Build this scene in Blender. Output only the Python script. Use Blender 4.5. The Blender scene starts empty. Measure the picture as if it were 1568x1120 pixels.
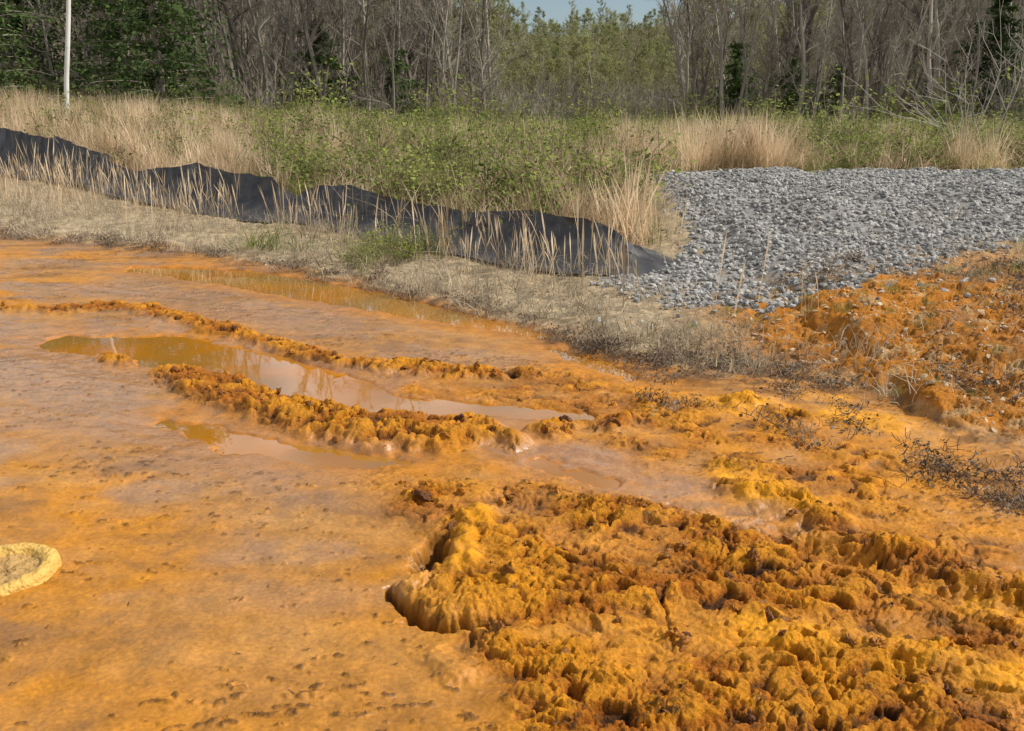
import bpy, math, bmesh, numpy as np
from mathutils import Vector
rng=np.random.default_rng(7)
scene=bpy.context.scene
# ---------------------------------------------------------------- noise
_p=np.random.default_rng(3).permutation(256); _p=np.concatenate([_p,_p]).astype(np.int32)
_ga=np.linspace(0,2*np.pi,17)[:-1]; _gx=np.cos(_ga).astype(np.float32); _gy=np.sin(_ga).astype(np.float32)
def perlin(x,y,s=0):
    x=np.asarray(x,dtype=np.float64)+s*17.37; y=np.asarray(y,dtype=np.float64)+s*9.71
    xf=np.floor(x); yf=np.floor(y); xi=xf.astype(np.int32)&255; yi=yf.astype(np.int32)&255
    fx=x-xf; fy=y-yf
    u=fx*fx*fx*(fx*(fx*6-15)+10); v=fy*fy*fy*(fy*(fy*6-15)+10)
    def g(ix,iy,dx,dy):
        h=_p[_p[ix&255]+(iy&255)]&15
        return _gx[h]*dx+_gy[h]*dy
    a=g(xi,yi,fx,fy); b=g(xi+1,yi,fx-1,fy); c=g(xi,yi+1,fx,fy-1); e=g(xi+1,yi+1,fx-1,fy-1)
    return 1.4*((a*(1-u)+b*u)*(1-v)+(c*(1-u)+e*u)*v)
def fbm(x,y,s=0,o=3):
    r=0;a=1.
    for i in range(o):
        r=r+a*perlin(x*2.03**i,y*2.03**i,s+i*3); a*=.5
    return r
def ss(a,b,x):
    t=np.clip((x-a)/(b-a),0,1); return t*t*(3-2*t)
def caps(X,Y,pts):
    D=np.full(np.shape(X),1e9)
    if len(pts)==1:
        x,y,r=pts[0]; return np.hypot(X-x,Y-y)-r
    for (x0,y0,r0),(x1,y1,r1) in zip(pts[:-1],pts[1:]):
        dx,dy=x1-x0,y1-y0
        t=np.clip(((X-x0)*dx+(Y-y0)*dy)/(dx*dx+dy*dy+1e-9),0,1)
        D=np.minimum(D,np.hypot(X-x0-t*dx,Y-y0-t*dy)-(r0+t*(r1-r0)))
    return D
def inpoly(X,Y,P):
    r=np.zeros(np.shape(X),bool); n=len(P)
    for i in range(n):
        x0,y0=P[i]; x1,y1=P[(i+1)%n]
        if y0==y1: continue
        c=((y0>Y)!=(y1>Y))&(X<(x1-x0)*(Y-y0)/(y1-y0)+x0); r^=c
    return r
# ---------------------------------------------------------------- terrain (metres, world coordinates)
EX=[-30,-8,-6.9,-5.1,-3.7,-2.5,-1.7,-.96,-.45,.08,.41,.71,1.17,1.62,2.12,2.3,4,12,30]
EY=[16,13,12,11,10.3,9.2,8.6,7.8,7.15,6.7,6.27,5.7,5.4,5.3,5.1,4.3,3.0,2.0,1]
PUD1=[(-3.2,6.2,.2),(-2.5,6.05,.32),(-1.75,5.6,.30),(-1.2,5.15,.26),(-.75,4.82,.15),(0,4.68,.07),(.42,4.6,.04)]
PUD2=[(-3.9,9.3,.15),(-2.8,8.85,.33),(-2.0,8.25,.33),(-1.3,7.75,.3),(-.7,7.2,.2),(0,6.65,.12),(.25,6.4,.05)]
PUD3=[(-1.85,4.5,.05),(-1.35,4.18,.10),(-.85,3.98,.09),(-.5,3.92,.02)]
PUD4=[(.14,3.98,.04),(.2,3.82,.05),(.45,3.70,.04)]
PUD5=[(.25,6.05,.02),(.65,5.5,.07),(.75,5.3,.02)]
RIDGE=[(-2.12,5.33,.13),(-1.78,5.05,.19),(-1.33,4.70,.17),(-.99,4.45,.17),(-.62,4.3,.21),(-.28,4.28,.19),(-.03,4.15,.08)]
RIDGEB=[(-4.2,7.2,.03),(-3.73,7.14,.08),(-3.47,7.35,.12),(-3.08,7.2,.12),(-2.44,6.7,.09),(-1.8,6.2,.08),(-1.1,5.6,.06),(-.5,5.4,.1),(.1,5.3,.05)]
RIDGER=[(.95,3.6,.05),(1.23,3.34,.09),(1.30,3.11,.08),(1.47,2.91,.09),(1.61,2.72,.07),(1.9,2.55,.07)]
ROUGH=[(-.3,3.45,.16),(.0,3.3,.28),(.4,3.15,.3),(.9,2.85,.3),(1.25,2.72,.2)]
ROUGH2=[(.0,2.75,.25),(.3,2.6,.42),(.5,2.2,.48),(.8,1.9,.45),(1.5,2.4,.12)]
LUMPS=[[(.21,4.35,.1)],[(.5,4.38,.09),(.62,4.42,.06)],[(-2.7,5.72,.1),(-2.55,5.62,.06)],[(1.5,4.5,.1)],[(1.3,4.75,.08)]]
YEL=[[(1.0,3.75,.1),(1.1,3.5,.14),(1.25,3.38,.1)],[(1.75,4.6,.12),(2.0,4.42,.1)],[(1.55,2.6,.1),(1.75,2.52,.1)],[(.75,2.48,.06),(1.0,2.38,.09),(1.3,2.28,.09),(1.7,2.12,.11)],[(1.2,4.7,.13),(1.45,4.7,.08)],[(1.72,4.9,.08),(1.9,4.85,.05)]]
WETL=[(-4.2,6.4,.6),(-3.3,5.6,.55),(-2.4,4.9,.4),(-1.95,4.4,.28),(-1.2,3.85,.25),(-.9,3.5,.1)]
WETR=[(.05,4.05,.2),(.4,3.85,.22),(.75,3.5,.2),(1.05,3.25,.12)]
GRAV=[(.75,7.75),(1.25,8.0),(1.75,8.6),(1.9,9.6),(2.0,13.3),(14,14.2),(14,9.5),(9,9.0),(7,8.8),(5.2,8.3),(3.76,7.5),(2.9,6.8),(1.96,6.5),(1.3,6.8)]
LOBE=[(-.13,3.30,.06),(-.17,3.05,.05),(-.19,2.85,.05)]; FOOT=[(-.30,2.72,.07),(-.17,2.64,.09),(-.03,2.68,.08)]
def edge_d(X,Y):
    wx=X+.12*perlin(X*1.7,Y*1.7,1)+.05*perlin(X*7,Y*7,2); wy=Y+.15*perlin(X*1.7,Y*1.7,4)+.07*perlin(X*7,Y*7,5)
    return wy-np.interp(wx,EX,EY)
def macro(X,Y):
    d=Y-np.interp(X,EX,EY); r=np.clip(d/8,0,1)
    z=(0.55+0.05*np.clip(-X,0,15))*(r*r*(3-2*r)*.5+r*.5)
    a=np.abs(X/np.maximum(Y,1)-.09)
    sl=.012+.15*ss(.06,.40,a)
    z=z+sl*np.clip(Y-46,0,150)+.175*np.clip(Y-170,0,130)*(1+.25*perlin(X*.02,Y*.006,9))+ss(50,90,Y)*1.2*perlin(X*.03,Y*.03,8)
    return z
def surf(X,Y,full=True):
    X=np.asarray(X,float);Y=np.asarray(Y,float)
    wx=X+.05*perlin(X*4,Y*4,11)+.03*perlin(X*13,Y*13,12); wy=Y+.06*perlin(X*4,Y*4,13)+.035*perlin(X*13,Y*13,14)
    d=edge_d(X,Y); veg=ss(-.12,.35,d+.12*perlin(X*11,Y*11,15)); mud=1-veg
    z=macro(X,Y)
    near=ss(40,14,Y)
    und=.018*perlin(X*.8,Y*.8,20)+.010*perlin(X*2.1,Y*2.6,21)
    ux=X+.06*perlin(X*5,Y*5,30)+.016*perlin(X*17,Y*17,35)+.005*perlin(X*55,Y*55,37); uy=Y+.06*perlin(X*5,Y*5,31)+.016*perlin(X*17,Y*17,36)+.005*perlin(X*55,Y*55,38)
    T=lambda v,k:1-np.exp(-k*np.abs(v))
    b1=T(perlin(ux*6,uy*8,60),6); b2=T(perlin(ux*14,uy*18,61),7); b3=T(perlin(ux*34,uy*42,62),6); b4=T(perlin(ux*75,uy*85,63),4)
    big=perlin(ux*3.3,uy*3.3,64)
    pl=perlin(ux*7,uy*10,69)+.3*perlin(ux*19,uy*23,59); fr=pl*3.0; st=np.floor(fr)+ss(.0,.4,fr-np.floor(fr)); plate=st/3.0     # broken, slumped slabs
    B=.14*b1+.22*b2+.12*b3+.05*b4+.14*big+.42*plate
    pit=ss(.20,.34,perlin(ux*9,uy*15,65)+.35*perlin(ux*24,uy*34,66))
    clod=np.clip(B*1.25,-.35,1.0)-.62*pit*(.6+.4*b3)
    act=ss(-.45,.15,perlin(X*2.3,Y*3.0,58)+.3*perlin(X*6,Y*8,49))         # how churned each spot is
    rough=np.maximum(ss(.16,-.12,caps(wx,wy,ROUGH)),ss(.17,-.14,caps(wx,wy,ROUGH2)))
    ridge=ss(.09,-.07,caps(wx,wy,RIDGE)); ridgeb=ss(.07,-.06,caps(wx,wy,RIDGEB)); ridger=ss(.09,-.07,caps(wx,wy,RIDGER))
    lump=np.zeros_like(X)
    for L in LUMPS: lump=np.maximum(lump,ss(.07,-.06,caps(wx,wy,L)))
    yel=np.zeros_like(X)
    for L in YEL: yel=np.maximum(yel,ss(.08,-.06,caps(wx,wy,L)))
    mid=ss(.25,-.3,caps(wx,wy,[(-.6,5.3,.2),(.2,5.1,.35),(1.0,4.2,.45),(1.6,3.7,.4)]))
    mid=np.maximum(mid,.8*ss(.25,-.2,caps(wx,wy,[(-.5,3.7,.1),(.2,3.5,.15),(1.4,2.5,.5),(1.6,3.0,.3)])))
    mid=mid*ss(-.5,.3,big+.3*perlin(X*1.7,Y*2.3,67)+.1)
    rough=rough*(.35+.65*act)
    s=(X*.92-Y*.39); q=(X*.39+Y*.92)
    zm=und+.012+.004*fbm(X*6,Y*8,22,3)+.0015*fbm(X*40,Y*40,23,2)
    zm=zm+.006*perlin(s*1.5,q*11,25)+.018*perlin(s*1.2,q*7,26)*ss(-.2,1.0,X)
    n1=fbm(X*1.1,Y*1.3,50,4)
    fl=perlin(X*10+.9*perlin(X*6,Y*9,51),Y*26,53)+.7*perlin(X*28,Y*64,54)+.6*perlin(X*1.6,Y*2.2,55)
    fleck=ss(.56,.85,fl); zm=zm+.008*fleck*(.3+b3)
    PM=np.zeros_like(X); near_p=np.zeros_like(X)
    for P,k in ((PUD1,1),(PUD2,1),(PUD3,1),(PUD4,.8),(PUD5,1)):
        c=caps(wx,wy,P); PM=np.maximum(PM,ss(.05,-.06,c)*k); near_p=np.maximum(near_p,ss(.42,.02,c))
    zm=zm*(1-.8*near_p)+(-.006+.005*perlin(X*5,Y*6,29))*.8*near_p
    zm=zm+mid*(1-rough)*(.032*(clod-.12))
    zm=zm+rough*(-.002+.062*clod)+ridge*(.035+.056*clod)+ridgeb*(.02+.045*clod)+ridger*(.022+.045*clod)+lump*(.03+.04*clod)
    zm=zm+yel*(1-rough*.5)*(.012+.006*fbm(X*9,Y*9,27,3)+.014*np.abs(perlin(s*3,q*12,24)))
    zm=zm-.035*ss(.09,-.03,caps(wx,wy,[(1.05,3.12,.02),(1.25,2.92,.05),(1.5,2.68,.05),(1.75,2.48,.05)]))
    jx=X+.03*perlin(X*9,Y*9,3)+.022*perlin(X*23,Y*23,6)+.010*perlin(X*50,Y*50,10); jy=Y+.022*perlin(X*21,Y*21,19)+.010*perlin(X*52,Y*52,18)
    lobe=ss(.05,-.04,caps(jx,jy,LOBE)); foot=ss(.05,-.03,caps(jx,jy,FOOT))
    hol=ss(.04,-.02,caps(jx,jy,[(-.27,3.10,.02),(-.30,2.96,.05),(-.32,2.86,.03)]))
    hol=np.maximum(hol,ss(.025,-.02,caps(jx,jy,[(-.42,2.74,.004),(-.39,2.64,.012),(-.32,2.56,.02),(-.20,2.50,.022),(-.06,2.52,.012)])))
    foot2=ss(.04,-.03,caps(jx,jy,[(-.24,2.33,.03),(-.16,2.27,.05)]))
    zm=zm*(1-.75*lobe)+lobe*(.055+.007*np.sin(X*80+Y*9+3*perlin(X*5,Y*5,7))+.018*fbm(X*10,Y*6,28,3))
    zm=zm*(1-.7*foot)+foot*(.03+.034*clod+.012*fbm(X*12,Y*12,28,3))+foot2*.022
    pm=PM*(1-ridge)*(1-lump)
    zm=np.where(pm>0,zm*(1-pm)-.045*pm,np.maximum(zm,-.05))
    zm=np.where((pm<=0)&(near_p<.9)&(rough<.1)&(Y>3.4),np.maximum(zm,-.009),zm)
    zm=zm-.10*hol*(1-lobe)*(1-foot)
    zv=.03*fbm(X*1.3,Y*1.3,40,3)+.014*fbm(X*9,Y*9,41,3)+.02
    right=ss(1.0,2.2,X)*ss(7.5,6,Y-.2*X)
    zv=zv+right*(.04*clod+.12*ss(0,1.6,d)+.04*fbm(X*2.5,Y*2.5,42,2))
    gm=inpoly(wx+.16*perlin(X*9,Y*9,16),wy+.25*perlin(X*5,Y*5,17),GRAV).astype(float)
    zv=zv+.18*ss(.9,3,X)*ss(6.5,9.5,Y)*ss(15.5,13,Y)*(1+.55*perlin(X*.8,Y*.8,43)+.3*perlin(X*2.3,Y*2.3,44))
    zz=z+near*(mud*zm+veg*zv)
    if not full: return zz,d,gm,pm,rough,right
    def C(*c): return np.array(c)[None,:]
    def mix(A,B,m): return A*(1-m[:,None])+B*m[:,None]
    n2=fbm(X*5,Y*7,51,4); n3=fbm(X*24,Y*30,52,2)
    col=mix(C(.36,.162,.032)+0*X[:,None],C(.45,.176,.010),ss(-.6,.6,n1))
    str_=fbm(X*1.3+.4*n1,Y*3.2,56,4)
    col=mix(col,C(.22,.098,.022),ss(.0,.7,str_)*.8); col=mix(col,C(.44,.235,.07),ss(.1,.8,-str_)*.35)
    wet=np.maximum(ss(.45,-.3,caps(wx,wy,WETL)),ss(.12,-.12,caps(wx,wy,WETR)))
    wet=np.maximum(wet,.9*ss(.3,-.25,caps(wx,wy,[(-3.6,8.3,.4),(-2.2,7.3,.45),(-1.1,6.4,.35),(-.2,5.8,.2)])))
    wet=np.maximum(wet,.8*ss(-.05,.35,fbm(X*.9+3,Y*1.6,57,3))*ss(.5,-.3,X)*ss(2.0,3.0,Y))
    wet=wet*ss(-.9,.0,n1+.6*n2)
    col=mix(col,C(.29,.160,.080),wet*.8)  # wet mud, with the mauve sheen of reflected sky painted into its colour
    rgt=ss(.2,1.1,X)*ss(5.5,4.5,Y); col=mix(col,C(.50,.19,.006),rgt*.7*ss(-.5,.4,n2))
    rgt2=ss(-1.2,-.2,X)*ss(3.6,2.6,Y); col=mix(col,C(.44,.175,.010),rgt2*.5)
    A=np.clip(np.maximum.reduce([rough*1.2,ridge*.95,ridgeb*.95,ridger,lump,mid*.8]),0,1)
    cc=mix(C(.055,.019,.004)+0*X[:,None],C(.34,.105,.004),ss(-.22,.24,clod+.28*n2+.25*n1)); cc=mix(cc,C(.56,.225,.007),ss(.25,.75,clod+.5*n1+.35*big)*.85)  # shade painted into clod colour: crevices and pits darker, tops lighter
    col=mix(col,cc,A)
    col=mix(col,C(.64,.270,.006),np.clip(np.maximum(yel*.95,np.maximum(lobe*.9,foot*.35)),0,1)*(.55+.45*ss(-.3,.3,n2)))
    col=mix(col,C(.44,.150,.003),np.clip(near_p*.5*(1-A)*(1-.5*wet)+ss(0,.5,pm),0,1))
    col=mix(col,C(.10,.046,.014),fleck*.75*(1-pm)*(1-near_p*.5)*ss(-.3,.15,n3))
    col=mix(col,C(.05,.018,.005),hol*.85*(1-lobe)*(1-foot))  # shade of the hollow and crescent painted into the mud colour
    ed=ss(-.6,-.02,d)*ss(-.25,.35,n2+.3*n3)*(1-pm); col=mix(col,C(.13,.06,.018),ed*.8)
    dk=ss(.3,-.2,caps(wx,wy,[(.4,6.2,.05),(.9,5.75,.12),(1.4,5.5,.15),(1.9,5.3,.12)])); dk=np.maximum(dk,.8*ss(.2,-.2,caps(wx,wy,[(1.95,3.75,.10),(2.2,3.5,.2)]))); col=mix(col,C(.075,.032,.012),dk*ss(-.5,.3,n2)*.85)
    vc=mix(C(.42,.32,.19)+0*X[:,None],C(.27,.21,.13),ss(-.3,.6,n2)); vc=mix(vc,C(.52,.42,.28),ss(.2,.8,n3)*.6)
    vc=mix(vc,C(.14,.07,.025),ss(.8,.0,d)*.7*ss(-.4,.3,n2))
    rr=right*ss(0,.3,d); rc=mix(C(.44,.165,.016)+0*X[:,None],C(.48,.28,.11),ss(.1,.7,n2)); rc=mix(rc,C(.17,.07,.020),ss(.0,.6,-n1-.3*n3)*.6)
    vc=mix(vc,rc,np.clip(rr*1.3,0,1)*(1-.5*ss(2.8,4.5,d)))
    gr=mix(C(.20,.19,.175)+0*X[:,None],C(.32,.305,.275),ss(-.4,.4,n3)); gr=mix(gr,C(.34,.22,.11),ss(.9,-.3,Y-7.2-.18*(X-2))*ss(-.4,.3,n2)); vc=mix(vc,gr,gm)
    gb=ss(3.6,5.5,d)*(1-gm)*ss(12,14,Y+3*(X<1.6)); vc=mix(vc,mix(C(.30,.24,.12)+0*X[:,None],C(.16,.16,.06),ss(-.3,.4,n1)),gb)
    sand=ss(.35,-.3,caps(wx,wy,[(-3.7,13.4,.3),(-3.1,13.2,.35),(-3,12.6,.2)])); vc=mix(vc,C(.66,.50,.25),sand)
    far=ss(24,48,Y); vc=mix(vc,mix(C(.13,.10,.065)+0*X[:,None],C(.17,.15,.08),ss(-.4,.4,fbm(X*.15,Y*.15,60,3))),far)
    col=mix(col,vc,veg)
    rf=.52+.12*n2+.25*A+.1*fleck; rf=rf*(1-wet*(1-A))+(.24+.10*n2)*wet*(1-A)-.04*near_p*(1-A)+.25*pm
    rf=np.clip(rf,.20,.85)*mud+.9*veg
    bm=np.clip(.15+.85*A+.4*fleck-.14*wet,0,1)*mud+veg
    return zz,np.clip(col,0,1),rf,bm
# ---------------------------------------------------------------- mesh helpers
def mk(name,V,F,mat=None,smooth=True,link=True,mi=None):
    V=np.asarray(V,np.float32).reshape(-1,3); F=np.asarray(F,np.int32); k=F.shape[1]
    me=bpy.data.meshes.new(name); me.vertices.add(len(V)); me.vertices.foreach_set("co",V.ravel())
    me.loops.add(F.size); me.loops.foreach_set("vertex_index",F.ravel())
    me.polygons.add(len(F)); me.polygons.foreach_set("loop_start",np.arange(0,F.size,k,dtype=np.int32))
    me.update(calc_edges=True)
    me.polygons.foreach_set("use_smooth",np.full(len(F),smooth,dtype=bool))
    ob=bpy.data.objects.new(name,me)
    if mat:
        for m in (mat if isinstance(mat,list) else [mat]): me.materials.append(m)
    if mi is not None: me.polygons.foreach_set("material_index",np.asarray(mi,np.int32))
    if link: scene.collection.objects.link(ob)
    me.update()
    return ob
def tubes(segs,n):
    S=np.asarray(segs,float); P0=S[:,0:3];P1=S[:,3:6];r0=S[:,6];r1=S[:,7]
    ax=P1-P0; ax/=np.linalg.norm(ax,axis=1)[:,None]+1e-9
    ref=np.where(np.abs(ax[:,2:3])>.9,np.array([[1.,0,0]]),np.array([[0,0,1.]]))
    u=np.cross(ax,ref); u/=np.linalg.norm(u,axis=1)[:,None]+1e-9; v=np.cross(ax,u)
    th=np.arange(n)*2*np.pi/n
    ring=u[:,None,:]*np.cos(th)[None,:,None]+v[:,None,:]*np.sin(th)[None,:,None]
    A=P0[:,None,:]+ring*r0[:,None,None]; B=P1[:,None,:]+ring*r1[:,None,None]
    V=np.concatenate([A,B],axis=1).reshape(-1,3)
    b=(np.arange(len(S))*2*n)[:,None]; i=np.arange(n)[None,:]; j=(i+1)%n
    F=np.stack([b+i,b+j,b+n+j,b+n+i],axis=2).reshape(-1,4)
    return V,F
def join(parts):
    V=[];F=[];M=[];o=0
    for (v,f,m) in parts:
        V.append(v);F.append(f+o);M.append(np.full(len(f),m));o+=len(v)
    return np.concatenate(V),np.concatenate(F),np.concatenate(M)
def quads(C,U,Wd):
    V=np.stack([C-U,C+Wd,C+U,C-Wd],axis=1).reshape(-1,3)
    return V,np.arange(len(V)).reshape(-1,4)
# ---------------------------------------------------------------- materials
def nodes(m):
    m.use_nodes=True; nt=m.node_tree; nt.nodes.clear(); return nt
def simple(name,c1,c2,rough=.8,trans=0.,scale=0,spec=.3):
    m=bpy.data.materials.new(name); nt=nodes(m); N=nt.nodes;L=nt.links
    out=N.new("ShaderNodeOutputMaterial"); bs=N.new("ShaderNodeBsdfPrincipled")
    oi=N.new("ShaderNodeObjectInfo"); cr=N.new("ShaderNodeValToRGB")
    cr.color_ramp.elements[0].color=(*c1,1); cr.color_ramp.elements[1].color=(*c2,1)
    no=N.new("ShaderNodeTexNoise"); geo=N.new("ShaderNodeNewGeometry"); no.inputs["Scale"].default_value=scale or 6
    no.inputs["Detail"].default_value=1
    L.new(geo.outputs["Position"],no.inputs["Vector"])
    ad=N.new("ShaderNodeMath"); ad.operation='MULTIPLY_ADD'; L.new(no.outputs["Fac"],ad.inputs[0]); ad.inputs[1].default_value=1.1
    sb=N.new("ShaderNodeMath"); sb.operation='MULTIPLY_ADD'; L.new(oi.outputs["Random"],sb.inputs[0]); sb.inputs[1].default_value=.9; sb.inputs[2].default_value=-.5
    L.new(sb.outputs[0],ad.inputs[2]); L.new(ad.outputs[0],cr.inputs["Fac"])
    L.new(cr.outputs[0],bs.inputs["Base Color"]); bs.inputs["Roughness"].default_value=rough
    bs.inputs["Specular IOR Level"].default_value=spec
    if trans>0:
        df=N.new("ShaderNodeBsdfDiffuse"); L.new(cr.outputs[0],df.inputs["Color"]); N.remove(bs); bs=df
        tr=N.new("ShaderNodeBsdfTranslucent"); L.new(cr.outputs[0],tr.inputs["Color"])
        mx=N.new("ShaderNodeMixShader"); mx.inputs[0].default_value=trans
        L.new(bs.outputs[0],mx.inputs[1]); L.new(tr.outputs[0],mx.inputs[2]); L.new(mx.outputs[0],out.inputs[0])
    else: L.new(bs.outputs[0],out.inputs[0])
    return m
def bumped(m,scale,strength,dist=.01,detail=3):
    nt=m.node_tree; N=nt.nodes;L=nt.links
    bs=[n for n in N if n.type=='BSDF_PRINCIPLED'][0]; geo=N.new("ShaderNodeNewGeometry"); no=N.new("ShaderNodeTexNoise")
    no.inputs["Scale"].default_value=scale; no.inputs["Detail"].default_value=detail; bp=N.new("ShaderNodeBump")
    bp.inputs["Strength"].default_value=strength; bp.inputs["Distance"].default_value=dist
    L.new(geo.outputs["Position"],no.inputs["Vector"]); L.new(no.outputs["Fac"],bp.inputs["Height"]); L.new(bp.outputs[0],bs.inputs["Normal"])
    return m
def ground_mat():
    m=bpy.data.materials.new("orange_mud_ground"); nt=nodes(m); N=nt.nodes;L=nt.links
    out=N.new("ShaderNodeOutputMaterial"); bs=N.new("ShaderNodeBsdfPrincipled"); L.new(bs.outputs[0],out.inputs[0])
    ca=N.new("ShaderNodeAttribute"); ca.attribute_name="gcol"; ra=N.new("ShaderNodeAttribute"); ra.attribute_name="grough"; ba=N.new("ShaderNodeAttribute"); ba.attribute_name="gbump"
    geo=N.new("ShaderNodeNewGeometry")
    n1=N.new("ShaderNodeTexNoise"); n1.inputs["Scale"].default_value=70; n1.inputs["Detail"].default_value=4; n1.inputs["Roughness"].default_value=.7
    n2=N.new("ShaderNodeTexNoise"); n2.inputs["Scale"].default_value=9; n2.inputs["Detail"].default_value=5; n2.inputs["Roughness"].default_value=.7
    for n in (n1,n2): L.new(geo.outputs["Position"],n.inputs["Vector"])
    mr=N.new("ShaderNodeMapRange"); mr.inputs[1].default_value=.3; mr.inputs[2].default_value=.7; mr.inputs[3].default_value=.70; mr.inputs[4].default_value=1.22
    L.new(n2.outputs["Fac"],mr.inputs[0])
    mr1=N.new("ShaderNodeMapRange"); mr1.inputs[1].default_value=.35; mr1.inputs[2].default_value=.65; mr1.inputs[3].default_value=.78; mr1.inputs[4].default_value=1.16
    L.new(n1.outputs["Fac"],mr1.inputs[0])
    mm=N.new("ShaderNodeMath"); mm.operation='MULTIPLY'; L.new(mr.outputs[0],mm.inputs[0]); L.new(mr1.outputs[0],mm.inputs[1])
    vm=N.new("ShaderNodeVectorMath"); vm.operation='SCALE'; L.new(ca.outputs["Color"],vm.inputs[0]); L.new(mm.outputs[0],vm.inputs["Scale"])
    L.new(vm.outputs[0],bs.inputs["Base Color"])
    # wet (smooth) mud carries the stronger sheen, broken mud stays dull
    sp=N.new("ShaderNodeMapRange"); sp.inputs[1].default_value=.25; sp.inputs[2].default_value=.6; sp.inputs[3].default_value=.75; sp.inputs[4].default_value=.22; L.new(ra.outputs["Fac"],sp.inputs[0]); L.new(sp.outputs[0],bs.inputs["Specular IOR Level"])
    rm=N.new("ShaderNodeMath"); rm.operation='MULTIPLY_ADD'; L.new(n2.outputs["Fac"],rm.inputs[0]); rm.inputs[1].default_value=.35
    r2=N.new("ShaderNodeMath"); r2.operation='SUBTRACT'; L.new(ra.outputs["Fac"],r2.inputs[0]); r2.inputs[1].default_value=.17
    L.new(r2.outputs[0],rm.inputs[2]); L.new(rm.outputs[0],bs.inputs["Roughness"])
    bp=N.new("ShaderNodeBump"); bp.inputs["Distance"].default_value=.016
    bst=N.new("ShaderNodeMath"); bst.operation='MULTIPLY_ADD'; L.new(ba.outputs["Fac"],bst.inputs[0]); bst.inputs[1].default_value=.85; bst.inputs[2].default_value=.07
    L.new(bst.outputs[0],bp.inputs["Strength"]); L.new(n1.outputs["Fac"],bp.inputs["Height"]); L.new(bp.outputs[0],bs.inputs["Normal"])
    return m
MG=ground_mat()
# ---------------------------------------------------------------- ground sheet
ys=np.concatenate([np.linspace(-6,1.45,40),1.5*(14/1.5)**np.linspace(0,1,1050),14*(900/14)**np.linspace(0,1,150)[1:]])
us=np.concatenate([-np.linspace(5,1.02,30),np.linspace(-1,1,1150),np.linspace(1.02,5,30)])
w=.70*np.maximum(ys,1.5)+.7
Xg=(us[None,:]*w[:,None]).ravel(); Yg=np.repeat(ys,len(us))
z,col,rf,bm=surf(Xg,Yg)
nr,nc=len(ys),len(us)
idx=(np.arange(nr-1)[:,None]*nc+np.arange(nc-1)[None,:]).ravel()
Fg=np.stack([idx,idx+1,idx+nc+1,idx+nc],axis=1)
g=mk("ground",np.stack([Xg,Yg,z],axis=1),Fg,MG)
me=g.data
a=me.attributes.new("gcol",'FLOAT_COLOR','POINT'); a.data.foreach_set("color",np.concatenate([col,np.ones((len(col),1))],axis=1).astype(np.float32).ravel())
a=me.attributes.new("grough",'FLOAT','POINT'); a.data.foreach_set("value",rf.astype(np.float32))
a=me.attributes.new("gbump",'FLOAT','POINT'); a.data.foreach_set("value",bm.astype(np.float32))
# ---------------------------------------------------------------- water
def water_mat():
    m=bpy.data.materials.new("turbid_water"); nt=nodes(m); N=nt.nodes;L=nt.links
    out=N.new("ShaderNodeOutputMaterial"); bs=N.new("ShaderNodeBsdfPrincipled"); L.new(bs.outputs[0],out.inputs[0])
    geo=N.new("ShaderNodeNewGeometry"); no=N.new("ShaderNodeTexNoise"); no.inputs["Scale"].default_value=1.3; L.new(geo.outputs["Position"],no.inputs["Vector"])
    cr=N.new("ShaderNodeValToRGB"); cr.color_ramp.elements[0].position=.35; cr.color_ramp.elements[0].color=(.40,.145,.003,1); cr.color_ramp.elements[1].position=.65; cr.color_ramp.elements[1].color=(.26,.13,.025,1)
    L.new(no.outputs["Fac"],cr.inputs[0]); L.new(cr.outputs[0],bs.inputs["Base Color"])
    bs.inputs["Roughness"].default_value=.02; bs.inputs["IOR"].default_value=1.9
    n2=N.new("ShaderNodeTexNoise"); n2.inputs["Scale"].default_value=10; L.new(geo.outputs["Position"],n2.inputs["Vector"])
    bp=N.new("ShaderNodeBump"); bp.inputs["Strength"].default_value=.03; bp.inputs["Distance"].default_value=.01; L.new(n2.outputs["Fac"],bp.inputs["Height"]); L.new(bp.outputs[0],bs.inputs["Normal"])
    return m
mk("puddle_water",[(-5,3.5,-.014),(1.0,3.5,-.014),(1.2,6,-.014),(-2,9.6,-.014),(-4.5,9.9,-.014)],np.array([[0,1,2,3,4]]),water_mat())
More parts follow.
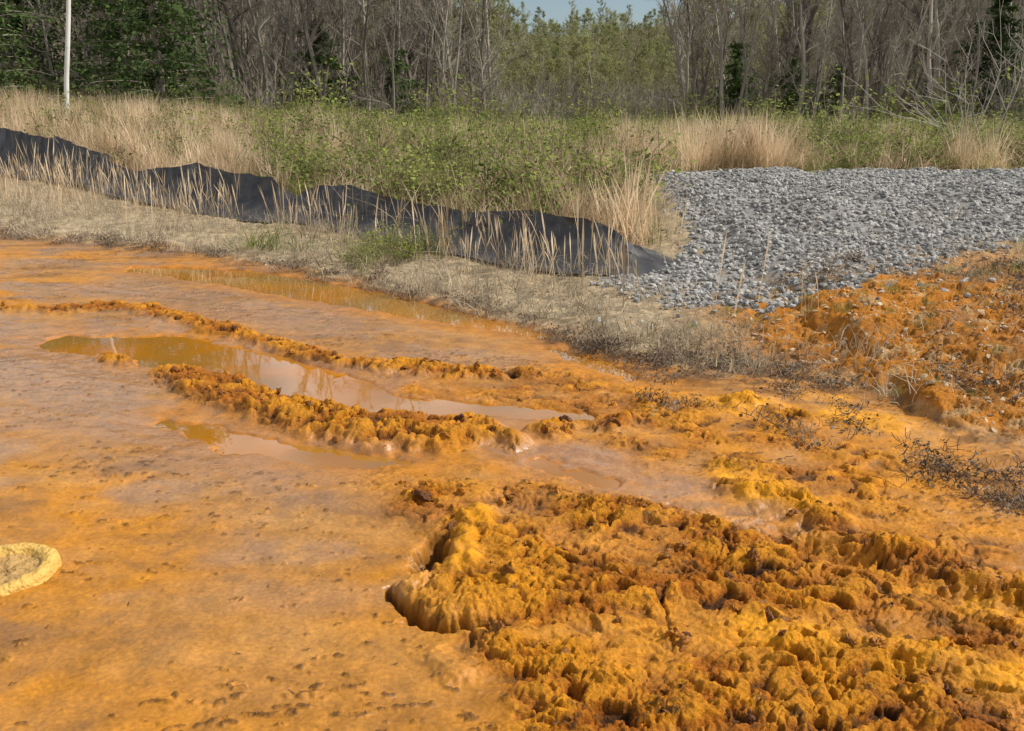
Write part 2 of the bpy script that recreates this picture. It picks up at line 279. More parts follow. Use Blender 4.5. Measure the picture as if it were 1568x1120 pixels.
# ---------------------------------------------------------------- scatter by instancing
def scatter(name,objs,pos,rot,scl,idx=None):
    n=len(pos)
    if idx is None: idx=rng.integers(0,len(objs),n)
    c=bpy.data.collections.new(name+"_kinds")
    for i,o in enumerate(objs): o.name="%s_kind_%02d"%(name,i); c.objects.link(o)
    me=bpy.data.meshes.new(name); me.vertices.add(n); me.vertices.foreach_set("co",np.asarray(pos,np.float32).ravel())
    a=me.attributes.new("rot",'FLOAT_VECTOR','POINT'); a.data.foreach_set("vector",np.asarray(rot,np.float32).ravel())
    scl=np.asarray(scl,np.float32)
    if scl.ndim==1: scl=np.repeat(scl[:,None],3,axis=1)
    a=me.attributes.new("scl",'FLOAT_VECTOR','POINT'); a.data.foreach_set("vector",scl.ravel())
    a=me.attributes.new("kind",'INT','POINT'); a.data.foreach_set("value",np.asarray(idx,np.int32))
    ob=bpy.data.objects.new(name,me); scene.collection.objects.link(ob)
    ng=bpy.data.node_groups.new(name,"GeometryNodeTree")
    ng.interface.new_socket("Geometry",in_out='INPUT',socket_type='NodeSocketGeometry'); ng.interface.new_socket("Geometry",in_out='OUTPUT',socket_type='NodeSocketGeometry')
    N=ng.nodes;L=ng.links; gi=N.new("NodeGroupInput"); go=N.new("NodeGroupOutput"); ip=N.new("GeometryNodeInstanceOnPoints"); ci=N.new("GeometryNodeCollectionInfo")
    ci.inputs["Collection"].default_value=c; ci.inputs["Separate Children"].default_value=True; ci.inputs["Reset Children"].default_value=True
    def at(nm,t):
        q=N.new("GeometryNodeInputNamedAttribute"); q.data_type=t; q.inputs["Name"].default_value=nm; return q.outputs["Attribute"]
    L.new(gi.outputs[0],ip.inputs["Points"]); L.new(ci.outputs[0],ip.inputs["Instance"]); ip.inputs["Pick Instance"].default_value=True
    L.new(at("kind",'INT'),ip.inputs["Instance Index"]); L.new(at("rot",'FLOAT_VECTOR'),ip.inputs["Rotation"]); L.new(at("scl",'FLOAT_VECTOR'),ip.inputs["Scale"])
    L.new(ip.outputs[0],go.inputs[0])
    md=ob.modifiers.new("instances",'NODES'); md.node_group=ng
    return ob
def dup(objs): return [bpy.data.objects.new("k",o.data) for o in objs]
def rz(n,tilt=.1):
    r=np.zeros((n,3)); r[:,0]=rng.normal(0,tilt,n); r[:,1]=rng.normal(0,tilt,n); r[:,2]=rng.uniform(0,6.283,n); return r
def fan(n,y0,y1,k=.62,xo=0,pw=1.):
    y=y0+(y1-y0)*rng.random(n)**pw; x=(rng.random(n)*2-1)*(k*y+1)+xo
    return x,y
# ---------------------------------------------------------------- plants
def blades(n,h,hv,rad,w,lean,prof,seg=4):
    b=rng.normal(0,rad,(n,2)); H=h*(1+hv*rng.uniform(-1,1,n)); an=rng.uniform(0,6.283,n); le=np.abs(rng.normal(0,lean,n))
    fa=rng.uniform(0,6.283,n)
    t=np.linspace(0,1,seg+1)
    px=b[:,0:1]+np.cos(an)[:,None]*le[:,None]*H[:,None]*t**1.8; py=b[:,1:2]+np.sin(an)[:,None]*le[:,None]*H[:,None]*t**1.8
    pz=H[:,None]*(t-.25*le[:,None]*t**2)
    P=np.stack([px,py,pz],axis=2); W=np.stack([np.cos(fa),np.sin(fa),0*fa],axis=1)[:,None,:]*w*np.array(prof)[None,:,None]*rng.uniform(.6,1.3,n)[:,None,None]
    V=np.stack([P-W,P+W],axis=2).reshape(-1,3)
    s=2*(seg+1); b0=(np.arange(n)*s)[:,None]; i=(np.arange(seg)*2)[None,:]
    F=np.stack([b0+i,b0+i+1,b0+i+3,b0+i+2],axis=2).reshape(-1,4)
    return V,F
M_tall=simple("dry_broomsedge",(.34,.24,.125),(.90,.71,.48),.7,.4,2)
M_stub=simple("dead_stubble",(.20,.155,.10),(.64,.53,.37),.8,.3,5)
M_green=simple("spring_green_grass",(.10,.13,.03),(.34,.36,.12),.6,.4,3)
M_leaf=simple("briar_leaves",(.06,.09,.02),(.34,.38,.10),.5,.4,2)
M_twig=simple("brown_twigs",(.07,.046,.028),(.28,.21,.14),.9,0,5)
tall=[]
for i in range(6):
    V1,F1=blades(30,.8,.45,.09,.0031,.24,(1,.9,1.5,.2),3); V2,F2=blades(28,.34,.5,.12,.0040,.7,(1,.9,.6,.1),3)
    V,F,M=join([(V1,F1,0),(V2,F2,0)]); tall.append(mk("t",V,F,M_tall,False,False))
thatch=[]
for i in range(4):
    V,F=blades(44,.27,.6,.15,.0036,1.0,(1,.9,.6,.1),3); thatch.append(mk("th",V,F,M_tall,False,False))
stub=[]
for i in range(5):
    V,F=blades(22,.08,.7,.08,.0020,.9,(1,.9,.6,.1),3); stub.append(mk("s",V,F,M_stub,False,False))
stalk=[]
for i in range(4):
    V,F=blades(5,.5,.5,.10,.0032,.16,(1,.9,1.2,2.6,.3)); stalk.append(mk("k",V,F,M_tall,False,False))
green=[]
for i in range(4):
    V,F=blades(42,.2,.5,.10,.004,.7,(1,1,.6,.1),3); green.append(mk("g",V,F,M_green,False,False))
def leafy(nst,h,rad,nl,ls):
    segs=[];Cs=[]
    for s in range(nst):
        a=rng.uniform(0,6.283); p=np.array([rng.normal(0,rad*.3),rng.normal(0,rad*.3),0.]); d=np.array([math.cos(a)*.5,math.sin(a)*.5,1.2]); hh=h*rng.uniform(.5,1.2)
        for k in range(5):
            q=p+d/np.linalg.norm(d)*hh/5; segs.append([*p,*q,.004,.003]); p=q; d=d+rng.normal(0,.25,3)-np.array([0,0,.12])
            for l in range(nl): Cs.append(p+rng.normal(0,ls*2.2,3))
    Cs=np.array(Cs); Cs[:,2]=np.maximum(Cs[:,2],.01); U=rng.normal(0,1,Cs.shape); U[:,2]*=.5; U/=np.linalg.norm(U,axis=1)[:,None]
    W=np.cross(U,rng.normal(0,1,Cs.shape)+np.array([0,0,2.])); W/=np.linalg.norm(W,axis=1)[:,None]+1e-6
    sz=ls*rng.uniform(.6,1.3,len(Cs))[:,None]
    V2,F2=quads(Cs,U*sz,W*sz*.55); V1,F1=tubes(segs,3)
    return join([(V1,F1,1),(V2,F2,0)])
briar=[]
for i in range(4):
    V,F,M=leafy(12,.65,.35,4,.028); briar.append(mk("b",V,F,[M_leaf,M_twig],False,False,M))
brush=[]
for i in range(4):
    segs=[]
    for s in range(22):
        a=rng.uniform(0,6.283); p=np.array([rng.normal(0,.07),rng.normal(0,.07),0.]); d=np.array([math.cos(a)*.9,math.sin(a)*.9,.6])
        for k in range(3):
            q=p+d/np.linalg.norm(d)*.022*rng.uniform(.5,1.4); q[2]=max(q[2],.004); segs.append([*p,*q,.0022,.0015]); p=q; d=d+rng.normal(0,.6,3)
    V1,F1=tubes(segs,3); n=26; Cq=rng.normal(0,.06,(n,3)); Cq[:,2]=np.abs(Cq[:,2])*.4+.004; U=rng.normal(0,1,(n,3)); U/=np.linalg.norm(U,axis=1)[:,None]; Wq=np.cross(U,rng.normal(0,1,(n,3))); V2,F2=quads(Cq,U*.011,Wq*.005)
    V,F,M=join([(V1,F1,0),(V2,F2,0)]); brush.append(mk("d",V,F,M_twig,False,False))
def place(name,objs,x,y,mask,s0,s1,tilt=.12,sink=.01,big=None):
    zz,d,gm,pm,ro,ri=surf(x,y,False); k=mask(x,y,d,gm,pm,ri); x,y,zz=x[k],y[k],zz[k]; n=len(x)
    s=rng.uniform(s0,s1,n)
    if big is not None: s=s*big(x,y)
    return scatter(name,objs,np.stack([x,y,zz-sink],axis=1),rz(n,tilt),s)
R=lambda x:rng.random(len(x))
open_=lambda x,y:~((y<14.2)&(x>1.5))
FLX=[-12,-9.6,-7.1,-4.4,-2.2,-.6,.54,1.3]; FLY=[19.2,17.7,16.2,13.6,12.0,10.2,9.0,8.9]
behind=lambda x,y:y>np.interp(x,FLX,FLY)
sandy=lambda x,y:caps(x,y,[(-3.7,13.2,.35),(-3,12.8,.35)])>0
# density of the tall tan stands: left bank, and a stand behind the gravel's left end
def stand(x,y):
    u=x/y
    return np.clip(.85*ss(-.26,-.40,u)+.9*ss(.10,.14,u)*ss(.34,.29,u)*ss(12.5,14,y)*ss(24,20,y)+.45*ss(-.02,.06,u)*ss(.2,.15,u)*ss(13,11,y)+.34+.9*(perlin(x*.42,y*.42,71)+.5*perlin(x*1.5,y*1.5,69)),0,1)
x,y=fan(16000,8,34,.66,pw=1.15)
place("tall_dry_grass",tall,x,y,lambda x,y,d,g,p,ri:behind(x,y)&(g<.5)&open_(x,y)&sandy(x,y)&(R(x)<.04+.9*ss(.3,.9,stand(x,y))),.4,1.1,.16,big=lambda x,y:.50+.42*stand(x,y)+.3*perlin(x*.9,y*.6,72))
x,y=fan(12000,8,32,.66)
place("dry_thatch",thatch,x,y,lambda x,y,d,g,p,ri:behind(x,y)&(g<.5)&open_(x,y)&sandy(x,y)&(R(x)<.75),.6,1.7,.3)
x,y=fan(9000,5,18,.66)
place("dry_grass_stalks",stalk,x,y,lambda x,y,d,g,p,ri:(d>1.2)&(~behind(x,y-.2))&(x<2.2)&(g<.5)&(R(x)<.12+.4*ss(.8,.2,np.interp(x,FLX,FLY)-.75-y)*(y<np.interp(x,FLX,FLY)-.7)+.22*ss(-3,-6,x)),.45,1.1,.14)
x,y=fan(32000,3,17,.66)
place("dead_grass_stubble",stub,x,y,lambda x,y,d,g,p,ri:(d>-.05)&(d<7)&((g<.5)|(R(x)<.05))&(R(x)<(.08+.6*ss(-.2,.45,perlin(x*1.6,y*1.6,73)))*(1-.95*ri)*(1-.5*(x>1.5))),.4,1.9,.3)
x,y=fan(15000,6,36,.66)
place("green_grass",green,x,y,lambda x,y,d,g,p,ri:((g<.5)&open_(x,y)&behind(x,y)&(perlin(x*.9,y*.9,74)+.4*perlin(x*3,y*3,75)>-.08)&(R(x)<.65))|((g<.5)&(d>.2)&(d<4)&(caps(x,y,[(-2.9,10.3,.2),(-2.3,9.9,.25)])<.15*perlin(x*4,y*4,75))&(R(x)<.7)),.4,1.6,.25)
x,y=fan(14000,8,40,.66)
place("briar_patch",briar,x,y,lambda x,y,d,g,p,ri:((g<.5)&behind(x,y-.4)&open_(x,y)&sandy(x,y)&(perlin(x*.9,y*.9,76)+.6*perlin(x*2.5,y*2.5,77)+.35*ss(-.38,-.2,x/y)-.5*ss(.08,.14,x/y)*ss(.34,.28,x/y)*ss(22,18,y)>.14)&(R(x)<.75)),.35,1.35,.25)
n=24; place("low_bramble",dup(briar),rng.normal(-1.35,.3,n),rng.normal(9.5,.3,n),lambda x,y,d,g,p,ri:d>.3,.25,.6)
x,y=fan(16000,2.8,13,.66)
place("dead_brush",brush,x,y,lambda x,y,d,g,p,ri:(p<.1)&(((d>-.3)&(d<.45)&(x<1.5)&(perlin(x*2,y*2,77)>-.05)&(R(x)<.5))|((ri>.3)&(d>0)&(perlin(x*1.3,y*1.3,78)+.5*perlin(x*4,y*4,70)>.32)&(R(x)<.45))|((x>.2)&(caps(x,y,[(.4,6.25,.05),(.9,5.75,.2),(1.4,5.45,.2),(2.0,5.25,.1)])<.2*perlin(x*5,y*5,79))&(R(x)<.8))|((caps(x,y,[(1.95,3.8,.1),(2.4,3.4,.3)])<.2*perlin(x*5,y*5,79))&(R(x)<.8))|((d>-1.3)&(d<-.2)&(x>.3)&(perlin(x*2.5,y*2.5,79)>.22)&(R(x)<.35))),.5,1.3,.3)
x,y=fan(3500,3,10,.7); place("bank_weeds",dup(stub),x,y,lambda x,y,d,g,p,ri:(ri>.3)&(d>.1)&(g<.5)&(perlin(x*2.3,y*2.3,85)>.22)&(R(x)<.6),.8,1.7,.3)
n=420; place("green_sprigs",dup(green),rng.uniform(1.3,5.5,n),rng.uniform(3.2,8.5,n),lambda x,y,d,g,p,ri:(d>.1)&(g<.5)&(perlin(x*1.9,y*1.9,85)>-.1),.12,.42)
# ---------------------------------------------------------------- stones and clods
def rock(sub,jit,fl,mat,smooth=False,sharp=True,nf=1.6):
    bmm=bmesh.new(); bmesh.ops.create_icosphere(bmm,subdivisions=sub,radius=1)
    V=np.array([v.co[:] for v in bmm.verts]); F=np.array([[v.index for v in f.verts] for f in bmm.faces]); bmm.free()
    if sharp:
        for k in range(7):
            nrm=rng.normal(0,1,3); nrm/=np.linalg.norm(nrm); h=rng.uniform(.4,.8); dd=V@nrm-h; V=V-np.clip(dd,0,None)[:,None]*nrm
    o=rng.uniform(0,50,3)
    nz=fbm(V[:,0]*nf+o[0]+V[:,2]*nf*.6,V[:,1]*nf+o[1]-V[:,2]*nf*.6,90,3); V=V*(1+jit*nz)[:,None]
    V*=np.array([1,rng.uniform(.5,.8),fl])
    return mk("r",V,F,mat,smooth,False)
M_grav=simple("grey_limestone",(.15,.145,.135),(.44,.42,.38),.85,0,7)
M_clod=bumped(simple("orange_mud_clod",(.09,.028,.004),(.48,.175,.006),.55,0,14,.3),70,.9,.014,3)
M_rk=simple("iron_stained_stone",(.32,.14,.04),(.58,.46,.30),.85,0,9)
grav=[rock(2,.12,.5,M_grav) for i in range(6)]
x=rng.uniform(.6,14,60000); y=rng.uniform(6.2,14.6,60000)
place("gravel",grav,x,y,lambda x,y,d,g,p,ri:((g>.5)&(R(x)<.06+ss(-.5,.0,perlin(x*.9,y*.9,86)+.35*perlin(x*4,y*4,87)+.6*ss(6.9,9.0,y-.18*x))))|((R(x)<.025)&(d>.3)),.013,.045,.45,-.006)
clods=[rock(4,.45,.6,M_clod,True,True,3.0) for i in range(8)]
cx=[];cy=[]
def along(P,n,sp=1.):
    P=np.array(P); L=np.hypot(*(P[1:,:2]-P[:-1,:2]).T); i=rng.choice(len(L),n,p=L/L.sum()); t=rng.random(n)[:,None]; q=P[i]*(1-t)+P[i+1]*t
    a=rng.uniform(0,6.283,n); r=q[:,2]*np.sqrt(rng.random(n))*sp*1.25; cx.append(q[:,0]+r*np.cos(a)); cy.append(q[:,1]+r*np.sin(a))
along(RIDGE,210);along(RIDGEB,120);along(RIDGER,60);along(ROUGH,170);along(ROUGH2,190);along([(.2,4.35,.1),(.22,4.35,.1)],8);along([(-2.7,5.72,.1),(-2.55,5.62,.06)],6)
along([(-.6,5.3,.2),(.2,5.1,.3),(1.0,4.2,.4),(1.6,3.7,.3)],90);along([(-.5,3.7,.1),(.2,3.5,.15),(1.5,2.4,.3)],50)
x=np.concatenate(cx);y=np.concatenate(cy)
place("mud_clods",clods,x,y,lambda x,y,d,g,p,ri:(p<.3)&(caps(x,y,[(-.13,3.28,.09),(-.19,2.85,.09),(-.17,2.66,.10)])>0),.008,.034,.8,.008,big=lambda x,y:.45+1.1*rng.random(len(x))**2.5)
rk=[rock(2,.15,.6,M_rk) for i in range(5)]
x,y=fan(20000,3,12,.7)
place("loose_stones",rk,x,y,lambda x,y,d,g,p,ri:(d>.1)&(d<6)&(g<.5)&(R(x)<.16+.6*ri),.006,.028,.5,0)
n=12; place("white_rock",[rock(3,.15,.6,simple("pale_rock",(.5,.47,.4),(.7,.68,.62),.8)) for i in range(2)],rng.normal(-1.75,.15,n),rng.normal(11.6,.1,n),lambda x,y,d,g,p,ri:d>0,.05,.14,.3,-.05)
M_lit=simple("sodden_leaf_litter",(.06,.028,.010),(.26,.12,.035),.6,0,6,.4)
lit=[]
for i in range(5):
    t=np.linspace(-1,1,5); V=[]
    for k in t:
        wdt=(1-k*k)*rng.uniform(.12,.3)+.04; V+= [(k,-wdt,.2*k*k+.1*rng.random()),(k,wdt,.2*k*k+.15*rng.random())]
    lit.append(mk("l",V,np.array([(2*k,2*k+1,2*k+3,2*k+2) for k in range(4)]),M_lit,False,False))
x,y=fan(9000,1.8,9,.62,pw=1.1)
place("leaf_litter",lit,x,y,lambda x,y,d,g,p,ri:(d<.1)&(p<.05)&(R(x)<.6*ss(.35,.8,perlin(x*10+.9*perlin(x*6,y*9,51),y*26,53)+.6*perlin(x*1.6,y*2.2,55))+.006),.004,.014,.3,-.002)
# ---------------------------------------------------------------- silt fence
FB=np.array([(-12,18.5,.80),(-9.64,17.04,.80),(-8.4,16.5,.72),(-7.4,15.8,.55),(-6.9,15.3,.38),(-6.4,14.8,.34),(-5.67,14.09,.48),(-4.9,13.5,.56),(-4.41,13.05,.58),(-3.47,12.38,.52),(-3.1,12.15,.28),(-2.8,12.0,.40),(-2.22,11.48,.50),(-1.25,10.37,.42),(-.60,9.61,.36),(-.03,9.06,.45),(.54,8.45,.46),(.89,8.2,.36),(1.25,8.2,.20),(1.6,8.5,.05)])
def fence():
    L=np.concatenate([[0],np.cumsum(np.hypot(np.diff(FB[:,0]),np.diff(FB[:,1])))]); n=900; m=22; s=np.linspace(0,L[-1],n)
    bx=np.interp(s,L,FB[:,0]);by=np.interp(s,L,FB[:,1]);bh=np.interp(s,L,FB[:,2]); k=np.ones(25)/25
    bx2=np.convolve(np.pad(bx,12,'edge'),k,'valid');by2=np.convolve(np.pad(by,12,'edge'),k,'valid')
    h=bh*(1+.12*perlin(s*.9,s*0,80)+.04*perlin(s*3,s*0,79)); z0=surf(bx2,by2,False)[0]; z0=np.convolve(np.pad(z0,12,'edge'),k,'valid')
    tx=np.gradient(bx2);ty=np.gradient(by2);tl=np.hypot(tx,ty);nx,ny=-ty/tl,tx/tl
    nx,ny=np.where(ny<0,-nx,nx),np.abs(ny)
    t=np.linspace(0,1,m)[None,:]; S=s[:,None]
    off=-.30*(1-t)**2.5+.22*t+ (.07*perlin(S*1.6,t*1.2,81)+.035*perlin(S*5+t*1.5,t*2,82)+.015*perlin(S*14+t*5,t*3,83))*(.3+t)
    zz=z0[:,None]-.01+h[:,None]*(t**1.15)+.012*perlin(S*4,t*3,84)*t
    V=np.stack([bx2[:,None]+nx[:,None]*off,by2[:,None]+ny[:,None]*off,zz],axis=2).reshape(-1,3)
    i=(np.arange(n-1)[:,None]*m+np.arange(m-1)[None,:]).ravel(); F=np.stack([i,i+m,i+m+1,i+1],axis=1)
    mt=bpy.data.materials.new("black_geotextile"); nt=nodes(mt);N=nt.nodes;Lk=nt.links; out=N.new("ShaderNodeOutputMaterial"); bs=N.new("ShaderNodeBsdfPrincipled"); Lk.new(bs.outputs[0],out.inputs[0])
    geo=N.new("ShaderNodeNewGeometry"); no=N.new("ShaderNodeTexNoise"); no.inputs["Scale"].default_value=5; no.inputs["Detail"].default_value=6; Lk.new(geo.outputs["Position"],no.inputs["Vector"])
    cr=N.new("ShaderNodeValToRGB"); cr.color_ramp.elements[0].position=.4; cr.color_ramp.elements[0].color=(.018,.018,.021,1); cr.color_ramp.elements[1].position=.8; cr.color_ramp.elements[1].color=(.08,.072,.062,1)
    Lk.new(no.outputs["Fac"],cr.inputs[0]); Lk.new(cr.outputs[0],bs.inputs["Base Color"]); bs.inputs["Roughness"].default_value=.5
    bp=N.new("ShaderNodeBump"); bp.inputs["Strength"].default_value=.4; bp.inputs["Distance"].default_value=.02; Lk.new(no.outputs["Fac"],bp.inputs["Height"]); Lk.new(bp.outputs[0],bs.inputs["Normal"])
    mk("silt_fence",V,F,mt)
fence()
# ---------------------------------------------------------------- lid lying in the mud
def lid():
    prof=[(0,.006),(.05,.008),(.09,.006),(.105,.008),(.112,.022),(.125,.030),(.145,.030),(.158,.024),(.163,.010),(.165,-.02)]
    n=64;V=[];F=[]
    for r,h in prof:
        for i in range(n):
            a=i*2*math.pi/n; rr=r*(1+.03*math.sin(3*a+1)+.02*math.sin(7*a)+.008*math.sin(17*a)); V.append((rr*math.cos(a),rr*math.sin(a),h+.003*math.sin(5*a)+.002*math.sin(13*a+r*60)))
    for k in range(len(prof)-1):
        for i in range(n): j=(i+1)%n; F.append((k*n+i,k*n+j,(k+1)*n+j,(k+1)*n+i))
    M=[1 if k<3 else 0 for k in range(len(prof)-1) for i in range(n)]
    o=mk("muddy_lid",np.array(V),np.array(F),[bumped(simple("mud_caked_rim",(.36,.19,.03),(.62,.38,.09),.6,0,16),45,.9,.02),bumped(simple("mud_caked_centre",(.20,.11,.03),(.45,.27,.09),.6,0,22),45,.9,.02)],True,True,M)
    o.location=(-1.80,2.84,float(surf([-1.8],[2.84],False)[0][0])+.004); o.rotation_euler=(.08,-.04,.3)
lid()
# ---------------------------------------------------------------- trees
def tree_segs(H,r,nb,spread,up,low=.15,twig=3,seed=0,sub=5,tr=1.):
    g=np.random.default_rng(seed); segs=[]; tw=[]
    p=np.zeros(3); d=np.array([g.normal(0,.05),g.normal(0,.05),1.]); nodes_=[];n=14
    for k in range(n):
        q=p+d/np.linalg.norm(d)*H/n; a=r*(1-k/n)**.8+.012; b=r*(1-(k+1)/n)**.8+.012
        segs.append([*p,*q,a,b]); nodes_.append((p,q,b,k/n)); p=q; d=d+g.normal(0,.05,3); d[2]=max(d[2],.8)
    for i in range(nb):
        f=low+(1-low)*g.random()**.9; k=min(int(f*n),n-1); p0,q0,rr,_=nodes_[k]; p=p0+(q0-p0)*g.random()
        an=g.uniform(0,6.283); L=H*spread*(1.15-f)*g.uniform(.6,1.2); d=np.array([math.cos(an),math.sin(an),up*g.uniform(.5,1.5)]); d/=np.linalg.norm(d); rb=min(rr*.5,.045)
        m=5
        for s in range(m):
            q=p+d*L/m; segs.append([*p,*q,rb*(1-s/m)+.005,rb*(1-(s+1)/m)+.005])
            for c in range(sub//2+ (1 if s>1 else 0)):
                d2=d+g.normal(0,.6,3); d2[2]+=.25; d2/=np.linalg.norm(d2); pp=p+(q-p)*g.random(); l2=L*.35*g.uniform(.5,1.2)
                for e in range(2):
                    qq=pp+d2*l2/2; tw.append([*pp,*qq,tr*(.010-.003*e),tr*(.007-.003*e)])
                    for v in range(twig):
                        d3=d2+g.normal(0,.7,3); d3/=np.linalg.norm(d3); q3=pp+(qq-pp)*g.random(); tw.append([*q3,*(q3+d3*l2*.45*g.uniform(.5,1.3)),tr*.006,tr*.002])
                    pp=qq; d2=d2+g.normal(0,.3,3); d2/=np.linalg.norm(d2)
            p=q; d=d+g.normal(0,.18,3)+np.array([0,0,.06]); d/=np.linalg.norm(d)
    return segs,tw
M_bark=simple("grey_bark",(.075,.06,.045),(.38,.33,.26),.9,0,.5)
M_farb=simple("far_bark_hazed",(.17,.14,.105),(.34,.29,.22),.9,0,.3)  # bark colour lightened to stand in for distance haze
M_bud=simple("spring_buds",(.16,.17,.065),(.38,.39,.16),.6,.4,.4)
bare=[];bud=[];farb=[]
for i in range(6):
    s,t=tree_segs(9+i%3,(.05,.09,.06,.11,.07,.05)[i],20,.26,1.4,.08 if i%2 else .25,2,100+i,5,.9)
    V1,F1=tubes(s,5);V2,F2=tubes(t,3); V,F,M=join([(V1,F1,0),(V2,F2,0)]); bare.append(mk("t",V,F,M_bark,False,False))
for i in range(4):
    s,t=tree_segs(9+i%2,.10,14,.30,1.2,.2,1,150+i,4,2.0)
    V1,F1=tubes(s,4);V2,F2=tubes(t,3); V,F,M=join([(V1,F1,0),(V2,F2,0)]); farb.append(mk("t",V,F,M_farb,False,False))
for i in range(3):
    s,t=tree_segs(8+i,.10,14,.36,.8,.2,1,200+i,4,2.); V1,F1=tubes(s,4);V2,F2=tubes(t,3); T=np.array(t)
    C=T[rng.integers(0,len(T),1000),3:6]+rng.normal(0,.16,(1000,3)); U=rng.normal(0,1,C.shape);U/=np.linalg.norm(U,axis=1)[:,None];W=np.cross(U,rng.normal(0,1,C.shape));W/=np.linalg.norm(W,axis=1)[:,None]
    V3,F3=quads(C,U*.10,W*.07); V,F,M=join([(V1,F1,0),(V2,F2,0),(V3,F3,1)]); bud.append(mk("t",V,F,[M_farb,M_bud],False,False,M))
def forest(name,objs,x,y,s0,s1,tilt=.05):
    z=surf(x,y,False)[0]; n=len(x); scatter(name,objs,np.stack([x,y,z-.1],axis=1),rz(n,tilt),rng.uniform(s0,s1,n))
notch=lambda x,y:np.abs(x/y-.085)<.10
n=620; y=36+26*rng.random(n); x=(rng.random(n)*2-1)*(.70*y); k=~notch(x,y); x,y=x[k],y[k]
forest("bare_woodland",bare,x,y,.55,1.15,.07)
n=800; y=60+160*rng.random(n)**.9; x=(rng.random(n)*2-1)*(.68*y); k=~(notch(x,y)&(y<150)); x,y=x[k],y[k]
forest("hillside_trees",farb,x,y,.7,1.2)
n=1000; y=50+240*rng.random(n)**.8; x=y*.04+rng.normal(0,.26,n)*y; k=(~notch(x,y))|(y>120); x,y=x[k],y[k]
forest("budding_trees",bud,x,y,.7,1.2)
ub=[]
for i in range(4):
    segs=[]; g=np.random.default_rng(300+i)
    for s in range(18):
        a=g.uniform(0,6.283); p=np.array([g.normal(0,.4),g.normal(0,.4),0.]); d=np.array([math.cos(a)*.35,math.sin(a)*.35,1])
        for k in range(5):
            q=p+d/np.linalg.norm(d)*.4; segs.append([*p,*q,.010-.0015*k,.0085-.0015*k])
            for e in range(2):
                d2=d+g.normal(0,.6,3); segs.append([*q,*(q+d2*.3),.005,.003])
            p=q; d=d+g.normal(0,.2,3)
    V,F=tubes(segs,3); ub.append(mk("u",V,F,M_bark,False,False))
n=340; y=33+30*rng.random(n); x=(rng.random(n)*2-1)*(.68*y)
forest("forest_undergrowth",ub,x,y,.5,1.3)
n=460; y=31+35*rng.random(n); x=(rng.random(n)*2-1)*(.68*y); forest("green_undergrowth",dup(briar),x,y,1.2,3.6)
# conifers
M_need=simple("hemlock_needles",(.014,.032,.010),(.11,.155,.05),.6,.2,1.0)
def conifer(name,x,y,H,wd,seed,skirt=.02):
    g=np.random.default_rng(seed); segs=[];C=[];U=[]
    segs.append([0,0,-.1,0,0,H*.5,.16*H/9,.10*H/9]); segs.append([0,0,H*.5,0,0,H,.10*H/9,.01])
    nb=int(H*11)
    for i in range(nb):
        f=skirt+(1-skirt)*i/nb; L=wd*(1-f)**.6*g.uniform(.4,1.25)+.12; a=i*2.4+g.normal(0,.5); p=np.array([0,0,H*f+g.normal(0,.1)]); d=np.array([math.cos(a),math.sin(a),.2])
        m=5
        for s in range(m):
            q=p+d*L/m; segs.append([*p,*q,.02*(1-s/m)+.004,.02*(1-(s+1)/m)+.003])
            for c in range(16):
                t=g.random(); side=g.normal(0,.15*L+.05,3)*np.array([1,1,.5]); C.append(p+(q-p)*t+side*(.35+.65*s/m)-np.array([0,0,abs(g.normal(0,.10))])); U.append(d*np.array([1,1,.3])+g.normal(0,.7,3)-np.array([0,0,.3]))
            p=q; d=d+np.array([g.normal(0,.15),g.normal(0,.15),-.10])
    C=np.array(C);U=np.array(U);U/=np.linalg.norm(U,axis=1)[:,None]; W=np.cross(U,g.normal(0,1,C.shape)+np.array([0,0,.6]));W/=np.linalg.norm(W,axis=1)[:,None]
    sz=g.uniform(.6,1.3,len(C))[:,None]
    V2,F2=quads(C,U*.10*sz,W*.045*sz);V1,F1=tubes(segs,5);V,F,M=join([(V1,F1,1),(V2,F2,0)])
    o=mk(name,V,F,[M_need,M_bark],False,True,M); o.location=(x,y,float(surf([x],[y],False)[0][0])-.1); return o
for (cx_,cy_,ch,cw,cs) in [(-10.6,28,9.5,2.9,1),(-13.8,33.5,9.5,2.6,2),(-17.4,31,9,2.8,3),(-7.6,37,4.2,1.8,4),(9.9,41,4.0,1.5,5),(12.9,43,3.4,1.8,6),(19.5,38,5.5,2.3,7),(-19.5,38,10,3,8),(-5,40,3.4,1.6,9),(15.5,44,3.2,1.8,10)]:
    conifer("pine_tree",cx_,cy_,ch,cw,cs)
# pale trunk and pale shrub
M_pale=simple("pale_bark",(.60,.58,.52),(.82,.79,.74),.7,0,3)
s,t=tree_segs(9.5,.055,9,.16,1.4,.75,1,43,3)
V1,F1=tubes(s,8);V2,F2=tubes(t,4);V,F,M=join([(V1,F1,0),(V2,F2,0)]); V[:,:2]*=.35; o=mk("birch_tree",V,F,M_pale); o.scale=(2.6,2.6,1); o.location=(-10.25,21,float(surf([-10.25],[21],False)[0][0])-.1); o.rotation_euler=(0,.15,0)
segs=[];g=np.random.default_rng(55)
for s in range(7):
    a=g.uniform(0,6.283); p=np.array([g.normal(0,.05),g.normal(0,.05),0.]); d=np.array([math.cos(a)*.7-.35,math.sin(a)*.4,.9])
    for k in range(6):
        q=p+d/np.linalg.norm(d)*.36; segs.append([*p,*q,.015-.0021*k,.013-.0021*k])
        for e in range(2):
            d2=d/np.linalg.norm(d)+g.normal(0,.5,3); q2=q+d2*.3; segs.append([*q,*q2,.005,.0035])
            for e2 in range(2): segs.append([*q2,*(q2+(d2+g.normal(0,.5,3))*.2),.0035,.002])
        p=q; d=d+g.normal(0,.14,3)
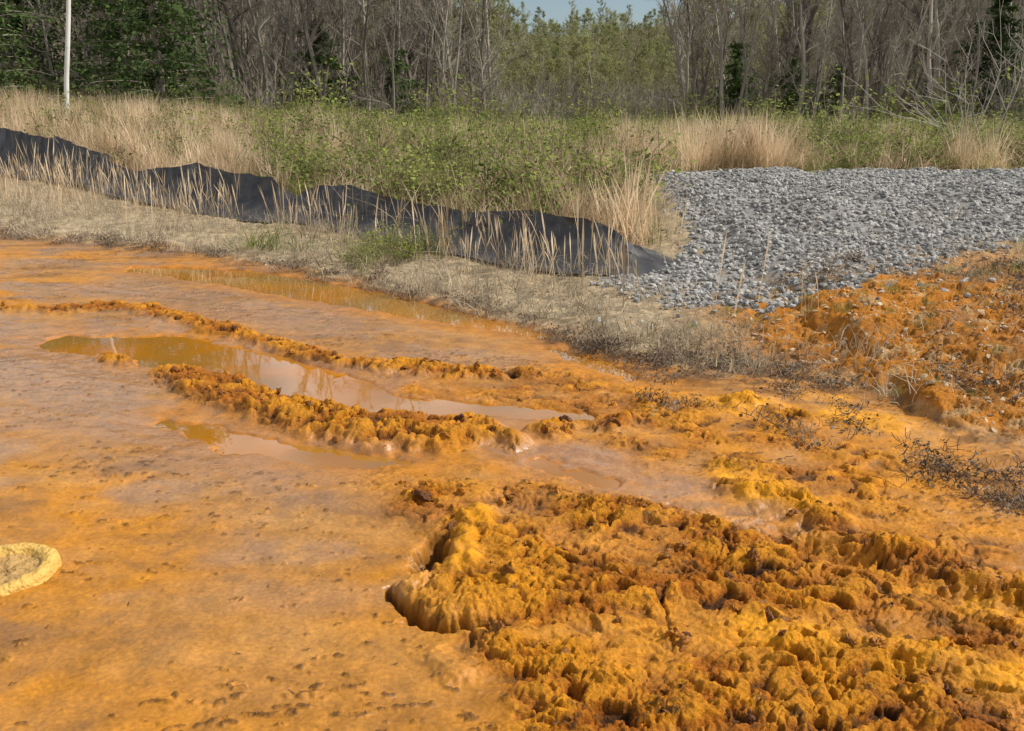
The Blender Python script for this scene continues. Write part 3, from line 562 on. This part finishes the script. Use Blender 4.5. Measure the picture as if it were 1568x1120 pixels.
V,F=tubes(segs,4); o=mk("bare_shrub",V,F,simple("pale_twig_bark",(.34,.30,.24),(.6,.54,.46),.8,0,3)); o.location=(8.6,17,float(surf([8.6],[17],False)[0][0]))
# ---------------------------------------------------------------- light, sky, camera
sun_el=math.radians(44); saz=math.radians(88)   # azimuth of the sun measured clockwise from +Y
L=bpy.data.lights.new("sun",'SUN'); L.energy=5.0; L.angle=math.radians(.5); L.color=(1,.96,.89); so=bpy.data.objects.new("sun",L); scene.collection.objects.link(so)
to=Vector((math.sin(saz)*math.cos(sun_el),math.cos(saz)*math.cos(sun_el),math.sin(sun_el))); so.rotation_euler=to.to_track_quat('Z','Y').to_euler(); so.location=to*50
wd=bpy.data.worlds.new("World"); scene.world=wd; wd.use_nodes=True; nt=wd.node_tree; N=nt.nodes; Lk=nt.links; bg=N["Background"]
sky=N.new("ShaderNodeTexSky"); sky.sky_type='NISHITA'; sky.sun_disc=False; sky.sun_elevation=sun_el; sky.sun_rotation=saz
tc=N.new("ShaderNodeTexCoord"); mp=N.new("ShaderNodeMapping"); mp.inputs["Scale"].default_value=(1,1,2.6); no=N.new("ShaderNodeTexNoise"); no.inputs["Scale"].default_value=2.6; no.inputs["Detail"].default_value=4
Lk.new(tc.outputs["Generated"],mp.inputs[0]); Lk.new(mp.outputs[0],no.inputs["Vector"])
cr=N.new("ShaderNodeValToRGB"); cr.color_ramp.elements[0].position=.44; cr.color_ramp.elements[1].position=.60; Lk.new(no.outputs["Fac"],cr.inputs[0])
mx=N.new("ShaderNodeMix"); mx.data_type='RGBA'; Lk.new(cr.outputs[0],mx.inputs[0]); Lk.new(sky.outputs[0],mx.inputs[6]); mx.inputs[7].default_value=(13,13,13,1)
Lk.new(mx.outputs[2],bg.inputs["Color"]); bg.inputs["Strength"].default_value=.095
cam=bpy.data.cameras.new("camera"); co=bpy.data.objects.new("camera",cam); scene.collection.objects.link(co); co.location=(0,0,1.6); co.rotation_euler=(math.radians(74),0,0)
cam.sensor_width=36; cam.lens=31.18; cam.clip_start=.05; cam.clip_end=3000; scene.camera=co
scene.view_settings.view_transform='Standard'; scene.view_settings.look='None'; scene.view_settings.exposure=0
